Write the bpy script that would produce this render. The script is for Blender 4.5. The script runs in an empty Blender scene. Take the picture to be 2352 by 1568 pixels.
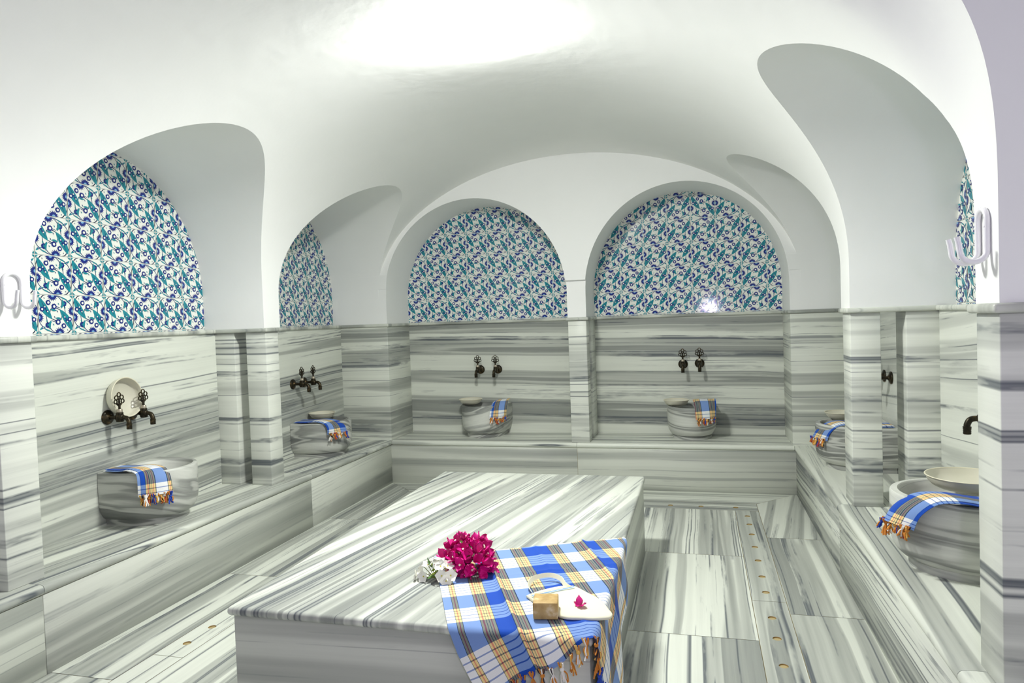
import bpy, bmesh, math, random
from math import sin, cos, pi, radians, sqrt, hypot
from mathutils import Vector, Matrix, noise
random.seed(11)
COL = bpy.context.scene.collection
K = 0.90                      # model units -> metres, applied at the very end

# ------------------------------------------------------------------ measured room
XL, XR, YB = -3.028, 0.841, 6.291          # side wall planes, back wall plane
XLN, XRN, YBN = -3.455, 1.297, 6.827       # backs of the niches (marble)
XLT, XRT = -3.535, 1.383                   # backs of the side niches (tiles)
XLb, XRb = -2.948, 0.749                   # corner piers
HB, HL = 0.42, 1.538                       # bench height, marble height
ZP = 1.566                                 # plaster starts
BX0, BX1, BY = -2.937, 0.759, 6.287        # bench fronts
YF = 2.31
ZC, NB = 1.80, 0.915                       # niche arch springing and rise

# ------------------------------------------------------------------ helpers
def link(o, parent=None):
    COL.objects.link(o)
    if parent: o.parent = parent
    return o
def mesh_obj(name, bm, mats, parent=None, smooth=True, angle=35):
    me = bpy.data.meshes.new(name)
    bm.normal_update()
    bm.to_mesh(me); bm.free()
    if not isinstance(mats, (list, tuple)): mats = [mats]
    for m in mats: me.materials.append(m)
    if smooth:
        me.polygons.foreach_set('use_smooth', [True]*len(me.polygons))
        me.set_sharp_from_angle(angle=radians(angle))
    return link(bpy.data.objects.new(name, me), parent)
def tag(o, label, cat, group=None):
    o['label'] = label; o['category'] = cat
    if group: o['group'] = group
    return o
def struct(o): o['kind'] = 'structure'; return o
def thing(name, label, cat, loc=(0,0,0), rotz=0, group=None):
    o = bpy.data.objects.new(name, None); o.empty_display_size = .05
    o.location = loc; o.rotation_euler = (0,0,rotz)
    COL.objects.link(o); return tag(o, label, cat, group)
def box(bm, x0,x1,y0,y1,z0,z1, mi=0, bev=0, seg=2):
    vs = [bm.verts.new((x,y,z)) for x in (x0,x1) for y in (y0,y1) for z in (z0,z1)]
    fs = [(0,1,3,2),(4,6,7,5),(0,4,5,1),(2,3,7,6),(0,2,6,4),(1,5,7,3)]
    F = [bm.faces.new([vs[i] for i in f]) for f in fs]
    for f in F: f.material_index = mi
    if bev:
        es = list({e for f in F for e in f.edges})
        r = bmesh.ops.bevel(bm, geom=es, offset=bev, segments=seg, profile=.5, affect='EDGES')
        for f in r['faces']: f.material_index = mi
    return F
def lathe(bm, prof, n=32, M=None, mi=0, cap=True):
    """prof: list of (r,h), revolved about local Z"""
    rings = []
    for r,h in prof:
        ring = []
        for i in range(n):
            a = 2*pi*i/n; v = Vector((r*cos(a), r*sin(a), h))
            if M: v = M @ v
            ring.append(bm.verts.new(v))
        rings.append(ring)
    for a,b in zip(rings, rings[1:]):
        for i in range(n):
            f = bm.faces.new((a[i],a[(i+1)%n],b[(i+1)%n],b[i])); f.material_index = mi
    if cap:
        if prof[0][0] > 1e-5: bm.faces.new(list(reversed(rings[0]))).material_index = mi
        if prof[-1][0] > 1e-5: bm.faces.new(rings[-1]).material_index = mi
def tube(bm, pts, rad, n=8, mi=0, caps=True, flat=1.0):
    pts = [Vector(p) for p in pts]
    R = rad if isinstance(rad,(list,tuple)) else [rad]*len(pts)
    t0 = (pts[1]-pts[0]).normalized()
    nrm = t0.orthogonal().normalized(); rings=[]
    for i,p in enumerate(pts):
        if i == 0: t = t0
        elif i == len(pts)-1: t = (pts[i]-pts[i-1]).normalized()
        else: t = (pts[i+1]-pts[i-1]).normalized()
        nrm = (nrm - t*nrm.dot(t)).normalized(); b = t.cross(nrm)
        rings.append([bm.verts.new(p + nrm*cos(2*pi*k/n)*R[i] + b*sin(2*pi*k/n)*R[i]*flat) for k in range(n)])
    for a,b in zip(rings, rings[1:]):
        for k in range(n):
            bm.faces.new((a[k],a[(k+1)%n],b[(k+1)%n],b[k])).material_index = mi
    if caps:
        bm.faces.new(list(reversed(rings[0]))).material_index = mi
        bm.faces.new(rings[-1]).material_index = mi
def torus(bm, c, R, r, M=None, n=16, m=6, sx=1, sy=1):
    V = []
    for i in range(n):
        a = 2*pi*i/n; row=[]
        for j in range(m):
            b = 2*pi*j/m
            v = Vector((c[0]+(R+r*cos(b))*cos(a)*sx, c[1]+r*sin(b), c[2]+(R+r*cos(b))*sin(a)*sy))
            row.append(bm.verts.new(M @ v if M else v))
        V.append(row)
    for i in range(n):
        for j in range(m):
            bm.faces.new((V[i][j],V[(i+1)%n][j],V[(i+1)%n][(j+1)%m],V[i][(j+1)%m]))
def smoothpath(P, n):
    P = [Vector(p) for p in P]; out=[]
    for i in range(len(P)-1):
        a,b = P[max(i-1,0)],P[i]; c,d = P[i+1],P[min(i+2,len(P)-1)]
        for k in range(n):
            t=k/n
            out.append(.5*((2*b)+(c-a)*t+(2*a-5*b+4*c-d)*t*t+(3*b-a-3*c+d)*t**3))
    out.append(P[-1]); return out

# ------------------------------------------------------------------ materials
def new_mat(name):
    m = bpy.data.materials.new(name); m.use_nodes = True
    nt = m.node_tree; return m, nt, nt.nodes['Principled BSDF']
def plain(name, col, rough=.5, metal=0, **kw):
    m, nt, b = new_mat(name)
    b.inputs['Base Color'].default_value = (*col,1)
    b.inputs['Roughness'].default_value = rough; b.inputs['Metallic'].default_value = metal
    for k,v in kw.items(): b.inputs[k].default_value = v
    return m
def ramp(nt, stops, interp='LINEAR'):
    r = nt.nodes.new('ShaderNodeValToRGB'); cr = r.color_ramp; cr.interpolation = interp
    while len(cr.elements) > 1: cr.elements.remove(cr.elements[-1])
    first = True
    for p,c in stops:
        if not isinstance(c,(tuple,list)): c=(c,c,c)
        e = cr.elements[0] if first else cr.elements.new(p)
        first = False
        e.position = p; e.color = (*c,1)
    return r
_mc = {}
def marble(axis='z', seed=0, rot=(0,0,0), kind='wall'):
    """banded marble: the bands are layers stacked along one axis of the block"""
    key=(axis,seed,rot,kind)
    if key in _mc: return _mc[key]
    m, nt, b = new_mat('marble_%s_%s'%(kind,axis)); N=nt.nodes; L=nt.links
    tc = N.new('ShaderNodeTexCoord')
    rm = N.new('ShaderNodeMapping'); rm.inputs['Rotation'].default_value = rot
    rm.inputs['Location'].default_value = (seed*3.1, seed*1.7, seed*2.3)
    L.new(tc.outputs['Object'], rm.inputs['Vector'])
    ribbed = kind=='ribbed'
    if ribbed: kind='basin'
    def scaled(al, k=1.0):
        s = [al*k]*3; s['xyz'.index(axis)] = k
        q = N.new('ShaderNodeVectorMath'); q.operation='MULTIPLY'; q.inputs[1].default_value=s
        return q
    # gentle wobble of the layers
    wv = scaled(.6,1); L.new(rm.outputs[0], wv.inputs[0])
    wob = N.new('ShaderNodeTexNoise'); wob.inputs['Scale'].default_value=1.6; wob.inputs['Detail'].default_value=2
    L.new(wv.outputs[0], wob.inputs['Vector'])
    amp = {'pale':.03,'wall':.035,'soft':.03,'basin':.16}[kind]
    wsub = N.new('ShaderNodeVectorMath'); wsub.operation='SUBTRACT'; wsub.inputs[1].default_value=(.5,.5,.5)
    L.new(wob.outputs['Color'], wsub.inputs[0])
    wsc = N.new('ShaderNodeVectorMath'); wsc.operation='SCALE'; wsc.inputs['Scale'].default_value=amp
    L.new(wsub.outputs[0], wsc.inputs[0])
    add = N.new('ShaderNodeVectorMath'); L.new(rm.outputs[0], add.inputs[0]); L.new(wsc.outputs[0], add.inputs[1])
    def nz(al, scale, detail, rough=.5, off=0):
        q = scaled(al,1); L.new(add.outputs[0], q.inputs[0])
        o = N.new('ShaderNodeVectorMath'); o.inputs[1].default_value=(off,off*1.3,off*.7); L.new(q.outputs[0], o.inputs[0])
        t = N.new('ShaderNodeTexNoise'); t.inputs['Scale'].default_value=scale; t.inputs['Detail'].default_value=detail
        t.inputs['Roughness'].default_value=rough
        L.new(o.outputs[0], t.inputs['Vector']); return t.outputs['Fac']
    def mth(op,a,bv,clamp=False):
        x = N.new('ShaderNodeMath'); x.operation=op; x.use_clamp=clamp
        for i,v in enumerate((a,bv)):
            if isinstance(v,(int,float)): x.inputs[i].default_value=v
            else: L.new(v,x.inputs[i])
        return x.outputs[0]
    bs = {'pale':7.0,'wall':7.5,'soft':6.0,'basin':10.0}[kind]
    if ribbed: bs=13.0; wsc.inputs['Scale'].default_value=.05
    al = {'pale':.022,'wall':.022,'soft':.022,'basin':.11}[kind]
    if ribbed: al=.03
    bands = nz(al, bs, 2.5, .5)
    fine  = nz(al*.7, bs*4.5, 4, .7, 5)
    br = ramp(nt, {'wall':[(.40,0),(.485,.06),(.505,.55),(.56,.85),(.62,.45),(.64,1)],
                   'pale':[(.42,0),(.50,.08),(.54,.45),(.60,.62),(.62,.25),(.68,.85)],
                   'soft':[(.38,0),(.48,.12),(.53,.65),(.62,1)],
                   'basin':[(.38,0),(.46,.15),(.485,.60),(.54,.80),(.555,.35),(.58,.25),(.60,.9),(.7,1)]}[kind])
    L.new(bands, br.inputs[0])
    fr = ramp(nt, [(.35,0),(.65,1)]); L.new(fine, fr.inputs[0])
    g = mth('ADD', mth('MULTIPLY', br.outputs[0], .84), mth('MULTIPLY', fr.outputs[0], .14))
    pal = {'wall':((.745,.77,.69),(.255,.27,.25)), 'soft':((.66,.68,.61),(.29,.305,.28)), 'pale':((.77,.79,.72),(.30,.315,.295)), 'basin':((.66,.67,.62),(.105,.112,.108))}[kind]
    mx = N.new('ShaderNodeMix'); mx.data_type='RGBA'
    mx.inputs['A'].default_value=(*pal[0],1); mx.inputs['B'].default_value=(*pal[1],1)
    L.new(g, mx.inputs['Factor'])
    # thin dark veins riding on the layer boundaries
    sepb = N.new('ShaderNodeSeparateXYZ'); L.new(add.outputs[0], sepb.inputs[0])
    slow = nz(.06, 5.0, 2, .5, 31)
    bc = mth('ADD', sepb.outputs['xyz'.index(axis)], mth('MULTIPLY', slow, .05))
    def vein(scale, width, al2, off, dens):
        t1 = N.new('ShaderNodeTexNoise'); t1.noise_dimensions='1D'; t1.inputs['Scale'].default_value=scale; t1.inputs['Detail'].default_value=2.0
        L.new(mth('ADD', bc, off+seed*1.37), t1.inputs['W']); v = t1.outputs['Fac']
        d = mth('ABSOLUTE', mth('SUBTRACT', v, .5), 0)
        line = mth('SUBTRACT', 1.0, mth('DIVIDE', d, width), True)
        q = nz(.16, 5.5, 5, .65, off+9)
        msk = ramp(nt, dens); L.new(q, msk.inputs[0])
        return mth('MULTIPLY', line, msk.outputs[0])
    if kind!='basin':
        v1 = vein(7, .030 if kind=='pale' else .020, 0, 3.3, [(.44,0),(.53,1)])
        v2 = vein(19, .050, 0, 7.7, [(.55,0),(.64,.75)])
        vv = mth('MAXIMUM', v1, v2)
        if kind=='pale': vv = mth('MAXIMUM', v1, mth('MULTIPLY', v2, .45))
        if kind=='soft': vv = mth('MULTIPLY', vv, .42)
    else:
        vv = mth('MULTIPLY', vein(7, .012, al, 3.3, [(.5,0),(.62,1)]), .5)
    mx2 = N.new('ShaderNodeMix'); mx2.data_type='RGBA'; mx2.inputs['B'].default_value=(.085,.10,.12,1)
    L.new(mx.outputs['Result'], mx2.inputs['A']); L.new(mth('MULTIPLY', vv, .95), mx2.inputs['Factor'])
    L.new(mx2.outputs['Result'], b.inputs['Base Color'])
    b.inputs['Roughness'].default_value = .33 if kind!='basin' else .45
    b.inputs['Specular IOR Level'].default_value = .35
    _mc[key]=m; return m

def plaster_mat():
    m, nt, b = new_mat('white_plaster'); N=nt.nodes; L=nt.links
    tc=N.new('ShaderNodeTexCoord'); n=N.new('ShaderNodeTexNoise'); n.inputs['Scale'].default_value=2.2; n.inputs['Detail'].default_value=4
    L.new(tc.outputs['Object'], n.inputs['Vector'])
    r=ramp(nt,[(.3,(.865,.87,.855)),(.7,(.89,.893,.88))]); L.new(n.outputs['Fac'], r.inputs[0]); L.new(r.outputs[0], b.inputs['Base Color'])
    n2=N.new('ShaderNodeTexNoise'); n2.inputs['Scale'].default_value=9; n2.inputs['Detail'].default_value=3
    L.new(tc.outputs['Object'], n2.inputs['Vector'])
    bp=N.new('ShaderNodeBump'); bp.inputs['Strength'].default_value=.10; bp.inputs['Distance'].default_value=.02
    L.new(n2.outputs['Fac'], bp.inputs['Height']); L.new(bp.outputs[0], b.inputs['Normal'])
    b.inputs['Roughness'].default_value=.75; b.inputs['Specular IOR Level'].default_value=.2
    return m
PLASTER = plaster_mat()
TILE_W = plain('tile_white_glaze',(.86,.87,.81),.10)
TILE_N = plain('tile_navy_glaze',(.014,.028,.22),.10)
TILE_T = plain('tile_teal_glaze',(.015,.25,.31),.10)
TILE_B = plain('tile_pale_blue_glaze',(.20,.42,.66),.22)
TILE_D = plain('tile_stem_glaze',(.02,.05,.16),.25)
GROUT = plain('tile_grout',(.82,.85,.83),.8)
FGROUT = plain('floor_grout',(.42,.34,.17),.8)
BRONZE = None
def bronze():
    m, nt, b = new_mat('aged_bronze'); N=nt.nodes; L=nt.links
    tc=N.new('ShaderNodeTexCoord'); n=N.new('ShaderNodeTexNoise'); n.inputs['Scale'].default_value=45; n.inputs['Detail'].default_value=4
    L.new(tc.outputs['Object'], n.inputs['Vector'])
    r=ramp(nt,[(.4,(.022,.019,.012)),(.6,(.055,.042,.022)),(.72,(.17,.11,.05))]); L.new(n.outputs['Fac'], r.inputs[0]); L.new(r.outputs[0], b.inputs['Base Color'])
    b.inputs['Metallic'].default_value=.75; b.inputs['Roughness'].default_value=.38
    return m
BRONZE = bronze()
ENAMEL = plain('cream_enamel',(.64,.62,.51),.3)
ENAMELRIM = plain('cream_enamel_rim',(.72,.68,.52),.35)
HOOKW = plain('white_painted_metal',(.86,.85,.88),.25)
SILVERED = plain('bronze_ring',(.45,.40,.32),.4,.6)

# ------------------------------------------------------------------ plaster shell
def prism_y(prof, ys):
    """closed x,z outline extruded through several y; prof may be a function of y"""
    bm=bmesh.new(); rings=[]
    for y in ys:
        rings.append([bm.verts.new((x,y,z)) for x,z in (prof(y) if callable(prof) else prof)])
    n=len(rings[0])
    for a,b in zip(rings,rings[1:]):
        for i in range(n): bm.faces.new((a[i],a[(i+1)%n],b[(i+1)%n],b[i]))
    bm.faces.new(list(reversed(rings[0]))); bm.faces.new(rings[-1])
    bmesh.ops.recalc_face_normals(bm, faces=bm.faces); return bm
def prism_x(prof, xs):
    bm=bmesh.new(); rings=[[bm.verts.new((x,y,z)) for y,z in prof] for x in xs]
    n=len(prof)
    for a,b in zip(rings,rings[1:]):
        for i in range(n): bm.faces.new((a[i],a[(i+1)%n],b[(i+1)%n],b[i]))
    bm.faces.new(list(reversed(rings[0]))); bm.faces.new(rings[-1])
    bmesh.ops.recalc_face_normals(bm, faces=bm.faces); return bm
VXC=(XL+XR)/2; VA=(XR-XL)/2
def vpar(y):
    t=min(max((y-3.6)/(6.29-3.6),0),1); t=t*t*(3-2*t)
    return 2.3+(2.0-2.3)*t, 1.20+(1.24-1.20)*t
def vault_prof(y):
    n,b=vpar(y)
    f=min(max((2.62-y)/.31,0),1); f=f*f*(3-2*f)
    P=[(XL,1.40)]
    M=96
    for i in range(M+1):
        a=pi*i/M; c,s=cos(a),sin(a)
        m=n+(.9*f if c<-1e-9 else 0)*min(1,abs(c)*2.5)      # the arris flares at the right entrance jamb
        x=VXC-VA*(abs(c)**(2/m))*(1 if c>0 else -1); z=ZC+b*(abs(s)**(2/m))
        P.append((x,z))
    P.append((XR,1.40)); return P
def arch_prof(c,a,zc=ZC,b=NB,zb=1.40,M=64):
    P=[(c-a,zb)]
    for i in range(M+1):
        t=pi*i/M; P.append((c-a*cos(t), zc+b*sin(t)))
    P.append((c+a,zb)); return P
NL=(3.495,.9065); FL=(5.446,.845); NR=(3.428,.940); FR=(5.4535,.8375)
BLn=(-2.0505,.8975); BRn=(-.116,.865)
def build_shell():
    bm=bmesh.new()
    # the vault reaches further forward on the left: L-shaped block in plan, stepped at the left springing
    pl=[(-4.3,YF),(-4.3,7.4),(2.0,7.4),(2.0,YF)]
    box(bm,-4.3,2.0,YF,7.4,ZP,3.6)
    b3=bmesh.new(); box(b3,-4.3,-1.1,1.5,YF+.05,1.97,3.55); bmesh.ops.recalc_face_normals(b3,faces=b3.faces); ext=mesh_obj('ext',b3,PLASTER)
    bmesh.ops.recalc_face_normals(bm, faces=bm.faces)
    blk=mesh_obj('shell',bm,PLASTER)
    ys=[1.3,1.5,1.9,YF-.02]+[YF+(2.62-YF)*i/6 for i in range(7)]+[2.62+(YB-.03-2.62)*i/30 for i in range(1,31)]
    cut=[prism_y(vault_prof,ys)]
    b2=bmesh.new(); box(b2,XL,XR,6.1,YB,1.40,1.905); bmesh.ops.recalc_face_normals(b2,faces=b2.faces); cut.append(b2)
    cut.append(prism_x(arch_prof(*NL),[XLT-.02,-1.9])); cut.append(prism_x(arch_prof(*FL),[XLT-.02,-1.9]))
    cut.append(prism_x(arch_prof(*NR),[-.3,XRT+.02])); cut.append(prism_x(arch_prof(*FR),[-.3,XRT+.02]))
    cut.append(prism_y(arch_prof(*BLn),[YB-.1,YBN+.02])); cut.append(prism_y(arch_prof(*BRn),[YB-.1,YBN+.02]))
    objs=[]
    md=blk.modifiers.new('u','BOOLEAN'); md.operation='UNION'; md.object=ext; md.solver='EXACT'; objs.append(ext)
    for c in cut:
        o=mesh_obj('cut',c,PLASTER); objs.append(o)
        md=blk.modifiers.new('b','BOOLEAN'); md.operation='DIFFERENCE'; md.object=o; md.solver='EXACT'
    dg=bpy.context.evaluated_depsgraph_get()
    me=bpy.data.meshes.new_from_object(blk.evaluated_get(dg))
    for o in objs+[blk]: bpy.data.objects.remove(o)
    src=bmesh.new(); src.from_mesh(me)
    bmesh.ops.remove_doubles(src, verts=src.verts, dist=1e-5)
    def inside_vault(x,y,z):
        n,b=vpar(y)
        if y<2.62 and x>VXC: n+=.9*min(1,(2.62-y)/.31)
        u=abs(x-VXC)/VA
        if z<=ZC: return u<1.003
        return u**n+((z-ZC)/b)**n < 1.02
    def cls(f):
        c=f.calc_center_median()
        if c.y>YB-.035 and abs(f.normal.y)>-1:
            if c.z>3.2 or c.x<-3.3 or c.x>1.3: pass
            else: return 'wall_back'
        if abs(f.normal.y)>.99 and c.y<YF+.01 and c.y>1.45: return 'wall_front'
        if inside_vault(c.x,c.y,c.z) and c.z>1.6:
            return 'ceiling' if c.z>ZC+.02 else ('wall_left' if c.x<VXC else 'wall_right')
        if c.z>3.55: return 'ceiling'
        return 'wall_left' if c.x<VXC else 'wall_right'
    groups={}
    for f in src.faces: groups.setdefault(cls(f),[]).append(f.index)
    for name,idx in groups.items():
        s=set(idx); b=bmesh.new(); b.from_mesh(me if False else _tmp(src))
        b.faces.ensure_lookup_table()
        bmesh.ops.delete(b, geom=[f for f in b.faces if f.index not in s], context='FACES')
        struct(mesh_obj(name,b,PLASTER,angle=28))
def _tmp(src):
    m=bpy.data.meshes.new('t'); src.faces.index_update(); src.to_mesh(m); return m
build_shell()

# front wall below the plaster, jambs of the entrance (marble)
def quadbox(name, b, mat, label=None, cat=None, bev=.004, parent=None, st=False, group=None):
    bm=bmesh.new(); box(bm,*b,bev=bev); o=mesh_obj(name,bm,mat,parent,angle=50)
    if st: struct(o)
    if label: tag(o,label,cat,group)
    return o
MZ=marble('z',1); MZ2=marble('z',4); MZ3=marble('z',7); MZB=marble('z',2,(0,radians(-1.2),0))
MZL=marble('z',3,(radians(-2.5),0,0)); MZR=marble('z',5,(radians(4),0,0),'pale')
# near piers
quadbox('marble_pier',(XLN-.10,XL,2.40,2.582,HB,HL),marble('z',11,(0,0,0),'pale'),'marble clad wall pier at the left edge beneath the left coat hook','pier')
quadbox('marble_pier',(XR,XRN+.10,YF,2.486,HB,HL),marble('z',12,(0,0,0),'pale'),'marble clad wall pier at the right edge beneath the right coat hook','pier')
# corner piers
quadbox('marble_pier',(-3.50,XLb,YB,YBN+.02,0,HL),marble('z',2),'marble pier in the back left corner of the room','pier')
quadbox('marble_pier',(XRb,1.36,YB,YBN+.02,0,HL),marble('z',8),'marble pier in the back right corner of the room','pier')
# free columns with pilasters behind them
quadbox('marble_column',(-3.194,XL,4.414,4.571,HB,HL),marble('z',13,(0,0,0),'pale'),'square marble column between the two left niches','column')
quadbox('marble_pilaster',(-3.475,-3.292,4.414,4.571,HB,HL),marble('z',13,(0,0,0),'pale'),'marble pilaster on the left wall just behind the left column','pilaster')
quadbox('marble_column',(XR,1.0,4.368,4.578,HB,HL),marble('z',14,(0,0,0),'pale'),'square marble column between the two right niches','column')
quadbox('marble_pilaster',(1.129,1.32,4.368,4.578,HB,HL),marble('z',14,(0,0,0),'pale'),'marble pilaster on the right wall just behind the right column','pilaster')
quadbox('marble_column',(-1.151,-.983,YB,6.45,HB,HL),marble('z',15,(0,0,0),'pale'),'square marble column between the two back niches','column')
quadbox('marble_pilaster',(-1.151,-.983,6.56,YBN+.02,HB,HL),marble('z',16,(0,0,0),'pale'),'marble pilaster on the back wall behind the back column','pilaster')
# marble wall panels of the niches
def panel(name,b,mat): return quadbox(name,b,mat,st=True,bev=0)
panel('wall_left_niche_near',(XLN-.12,XLN,2.582,4.414,.35,HL),MZL)
panel('wall_left_niche_far',(XLN-.12,XLN,4.571,YB,.35,HL),MZL)
panel('wall_left_gap',(XLN-.12,XLN-.001,4.414,4.571,.35,HL),MZL)
panel('wall_right_niche_near',(XRN,XRN+.12,2.486,4.368,.35,HL),MZR)
panel('wall_right_niche_far',(XRN,XRN+.12,4.578,YB,.35,HL),MZR)
panel('wall_right_gap',(XRN+.001,XRN+.12,4.368,4.578,.35,HL),MZR)
panel('wall_back_niche_left',(XLb,-1.151,YBN,YBN+.12,.35,HL),MZB)
panel('wall_back_niche_right',(-.983,XRb,YBN,YBN+.12,.35,HL),MZB)
panel('wall_back_gap',(-1.151,-.983,YBN+.001,YBN+.12,.35,HL),MZB)

quadbox('wall_left_entrance',(XLN-.12,XLN,-1.5,2.40,0,3.5),PLASTER,st=True,bev=0)
quadbox('wall_right_entrance',(XRN,XRN+.12,-1.5,YF,0,3.5),PLASTER,st=True,bev=0)
# ledge under the plaster
bm=bmesh.new()
lz0,lz1=HL,ZP+.002
for b in [(-4.3,XL+.022,2.38,2.60),(XLT-.03,XLN+.022,2.55,6.34),(XLN-.05,XL+.022,4.395,4.59),(XLN-.05,XLb+.018,YB-.018,YBN),
          (XR-.022,2.0,YF-.022,2.508),(XRN-.022,XRT+.03,2.45,6.34),(XR-.022,XRN+.05,4.348,4.598),(XRb-.018,XRN+.05,YB-.018,YBN),
          (XLb-.02,XRb+.02,YBN-.02,YBN+.1),(-1.173,-.961,YB-.022,YBN)]:
    box(bm,*b,lz0,lz1,bev=.011,seg=3)
struct(mesh_obj('trim_1',bm,marble('y',6,(0,0,.3),'soft'),angle=60))

# ------------------------------------------------------------------ tiles
def tile_polys():
    P=[]
    def add(m,pts,lay=0): P.append((m,pts,lay))
    def sym(m,pts,lay=0): add(m,pts,lay); add(m,[(1-x,1-y) for x,y in pts],lay)
    def strip(pts,w,m='D',lay=0,s=True,taper=True):
        pts=[Vector((*p,0)) for p in pts]; pts=smoothpath(pts,4); n=len(pts)
        L_,R_=[],[]
        for i,p in enumerate(pts):
            t=(pts[min(i+1,n-1)]-pts[max(i-1,0)]).normalized(); nn=Vector((-t.y,t.x,0))
            ww=w*(1 if not taper else .35+.65*sin(pi*(i+.5)/n))/2
            L_.append(p+nn*ww); R_.append(p-nn*ww)
        for i in range(n-1):
            q=[(v.x,v.y) for v in (L_[i],L_[i+1],R_[i+1],R_[i])]
            (sym if s else add)(m,q,lay)
    def leaf(a,b,w,bend,m='T',lay=1,s=True,peak=.5):
        a=Vector(a); b=Vector(b); d=b-a; nn=Vector((-d.y,d.x)).normalized(); n=10
        up=[];dn=[]
        for i in range(n+1):
            t=i/n; c=a+d*t+nn*bend*sin(pi*t); ww=w/2*sin(pi*t**(.5/peak if peak!=.5 else 1))**.8 if 0<t<1 else 0
            up.append(c+nn*ww); dn.append(c-nn*ww)
        for i in range(n):
            q=[up[i],up[i+1],dn[i+1],dn[i]]
            if i==0: q=[up[0],up[1],dn[1]]
            if i==n-1: q=[up[i],up[n],dn[i]]
            (sym if s else add)(m,[(v.x,v.y) for v in q],lay)
    def disc(c,r,m,lay,n=10,s=True):
        (sym if s else add)(m,[(c[0]+r*cos(2*pi*i/n),c[1]+r*sin(2*pi*i/n)) for i in range(n)],lay)
    def flower(c,r,k=9,a0=0,part=1.0,inner='W'):
        for i in range(k):
            a=a0+2*pi*part*(i/(k if part==1 else k-1))
            disc((c[0]+r*.78*cos(a),c[1]+r*.78*sin(a)),r*.36,'N',2,8)
        disc(c,r*.82,'N',3,14); disc(c,r*(.50 if inner=='W' else .40),inner,4,10)
    leaf((.045,.94),(.385,.37),.190,-.03); leaf((.10,.86),(.33,.46),.022,-.02,'D',2)
    disc((.19,.69),.020,'W',5,6); disc((.26,.57),.020,'W',5,6); disc((.21,.66),.03,'N',4,6);disc((.25,.59),.03,'N',4,6)
    flower((.295,.80),.062); flower((.115,.63),.058)
    flower((.455,.70),.068,9,0,1,'W'); leaf((.34,.635),(.53,.60),.05,-.015,'T',5)
    flower((.74,.775),.068,9,0,1,'T'); leaf((.69,.89),(.65,.65),.065,.03,'T',6)
    leaf((.80,.82),(.97,.90),.055,-.02); flower((.885,.835),.028,6)
    # spiky half blossoms on the four edges
    def half(c,r,ang,k=8):
        for i in range(k):
            a=ang-pi/2+pi*(i+.5)/k; w=.42/k*pi
            tip=(c[0]+r*1.28*cos(a),c[1]+r*1.28*sin(a))
            sym('N',[(c[0]+r*.8*cos(a-w),c[1]+r*.8*sin(a-w)),tip,(c[0]+r*.8*cos(a+w),c[1]+r*.8*sin(a+w))],2)
        n=10
        sym('N',[(c[0]+r*.9*cos(ang-pi/2+pi*i/n),c[1]+r*.9*sin(ang-pi/2+pi*i/n)) for i in range(n+1)],3)
        sym('B',[(c[0]+r*.38*cos(ang-pi/2+pi*i/n),c[1]+r*.38*sin(ang-pi/2+pi*i/n)) for i in range(n+1)],4)
    half((.42,.985),.125,-pi/2); half((.985,.58),.115,pi)
    for a in (0,):
        sym('T',[(.015,.985),(.085,.985),(.05,.95),(.015,.915)],1); sym('T',[(.985,.985),(.915,.985),(.95,.95),(.985,.915)],1)
    w=.02
    strip([(.36,.40),(.46,.345),(.55,.30)],w); strip([(.36,.40),(.52,.335),(.63,.36),(.665,.46),(.64,.58)],w)
    strip([(.92,.11),(.86,.04),(.80,.01)],w); strip([(.09,.89),(.16,.97),(.24,.99)],w)
    strip([(.98,.40),(.985,.25),(.93,.13)],w); strip([(.04,.86),(.015,.74),(.02,.62)],.018)
    strip([(.28,.22),(.24,.36),(.225,.50)],w); strip([(.28,.22),(.36,.10),(.44,.04)],w)
    strip([(.28,.20),(.14,.18),(.05,.28),(.015,.42)],w); strip([(.12,.17),(.30,.07),(.46,.02)],.026)
    leaf((.16,.13),(.34,.06),.035,.0,'T',2); leaf((.225,.36),(.25,.28),.03,0,'T',2)
    strip([(.63,.66),(.54,.69),(.46,.70)],w)
    leaf((.55,.545),(.535,.60),.022,0,'D',2); leaf((.32,.27),(.37,.31),.022,0,'T',2); leaf((.18,.93),(.2,.89),.018,0,'D',2)
    leaf((.60,.74),(.57,.79),.025,0,'T',2)
    return P
TP=tile_polys()
MI={'W':0,'N':1,'T':2,'B':3,'D':4}
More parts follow.
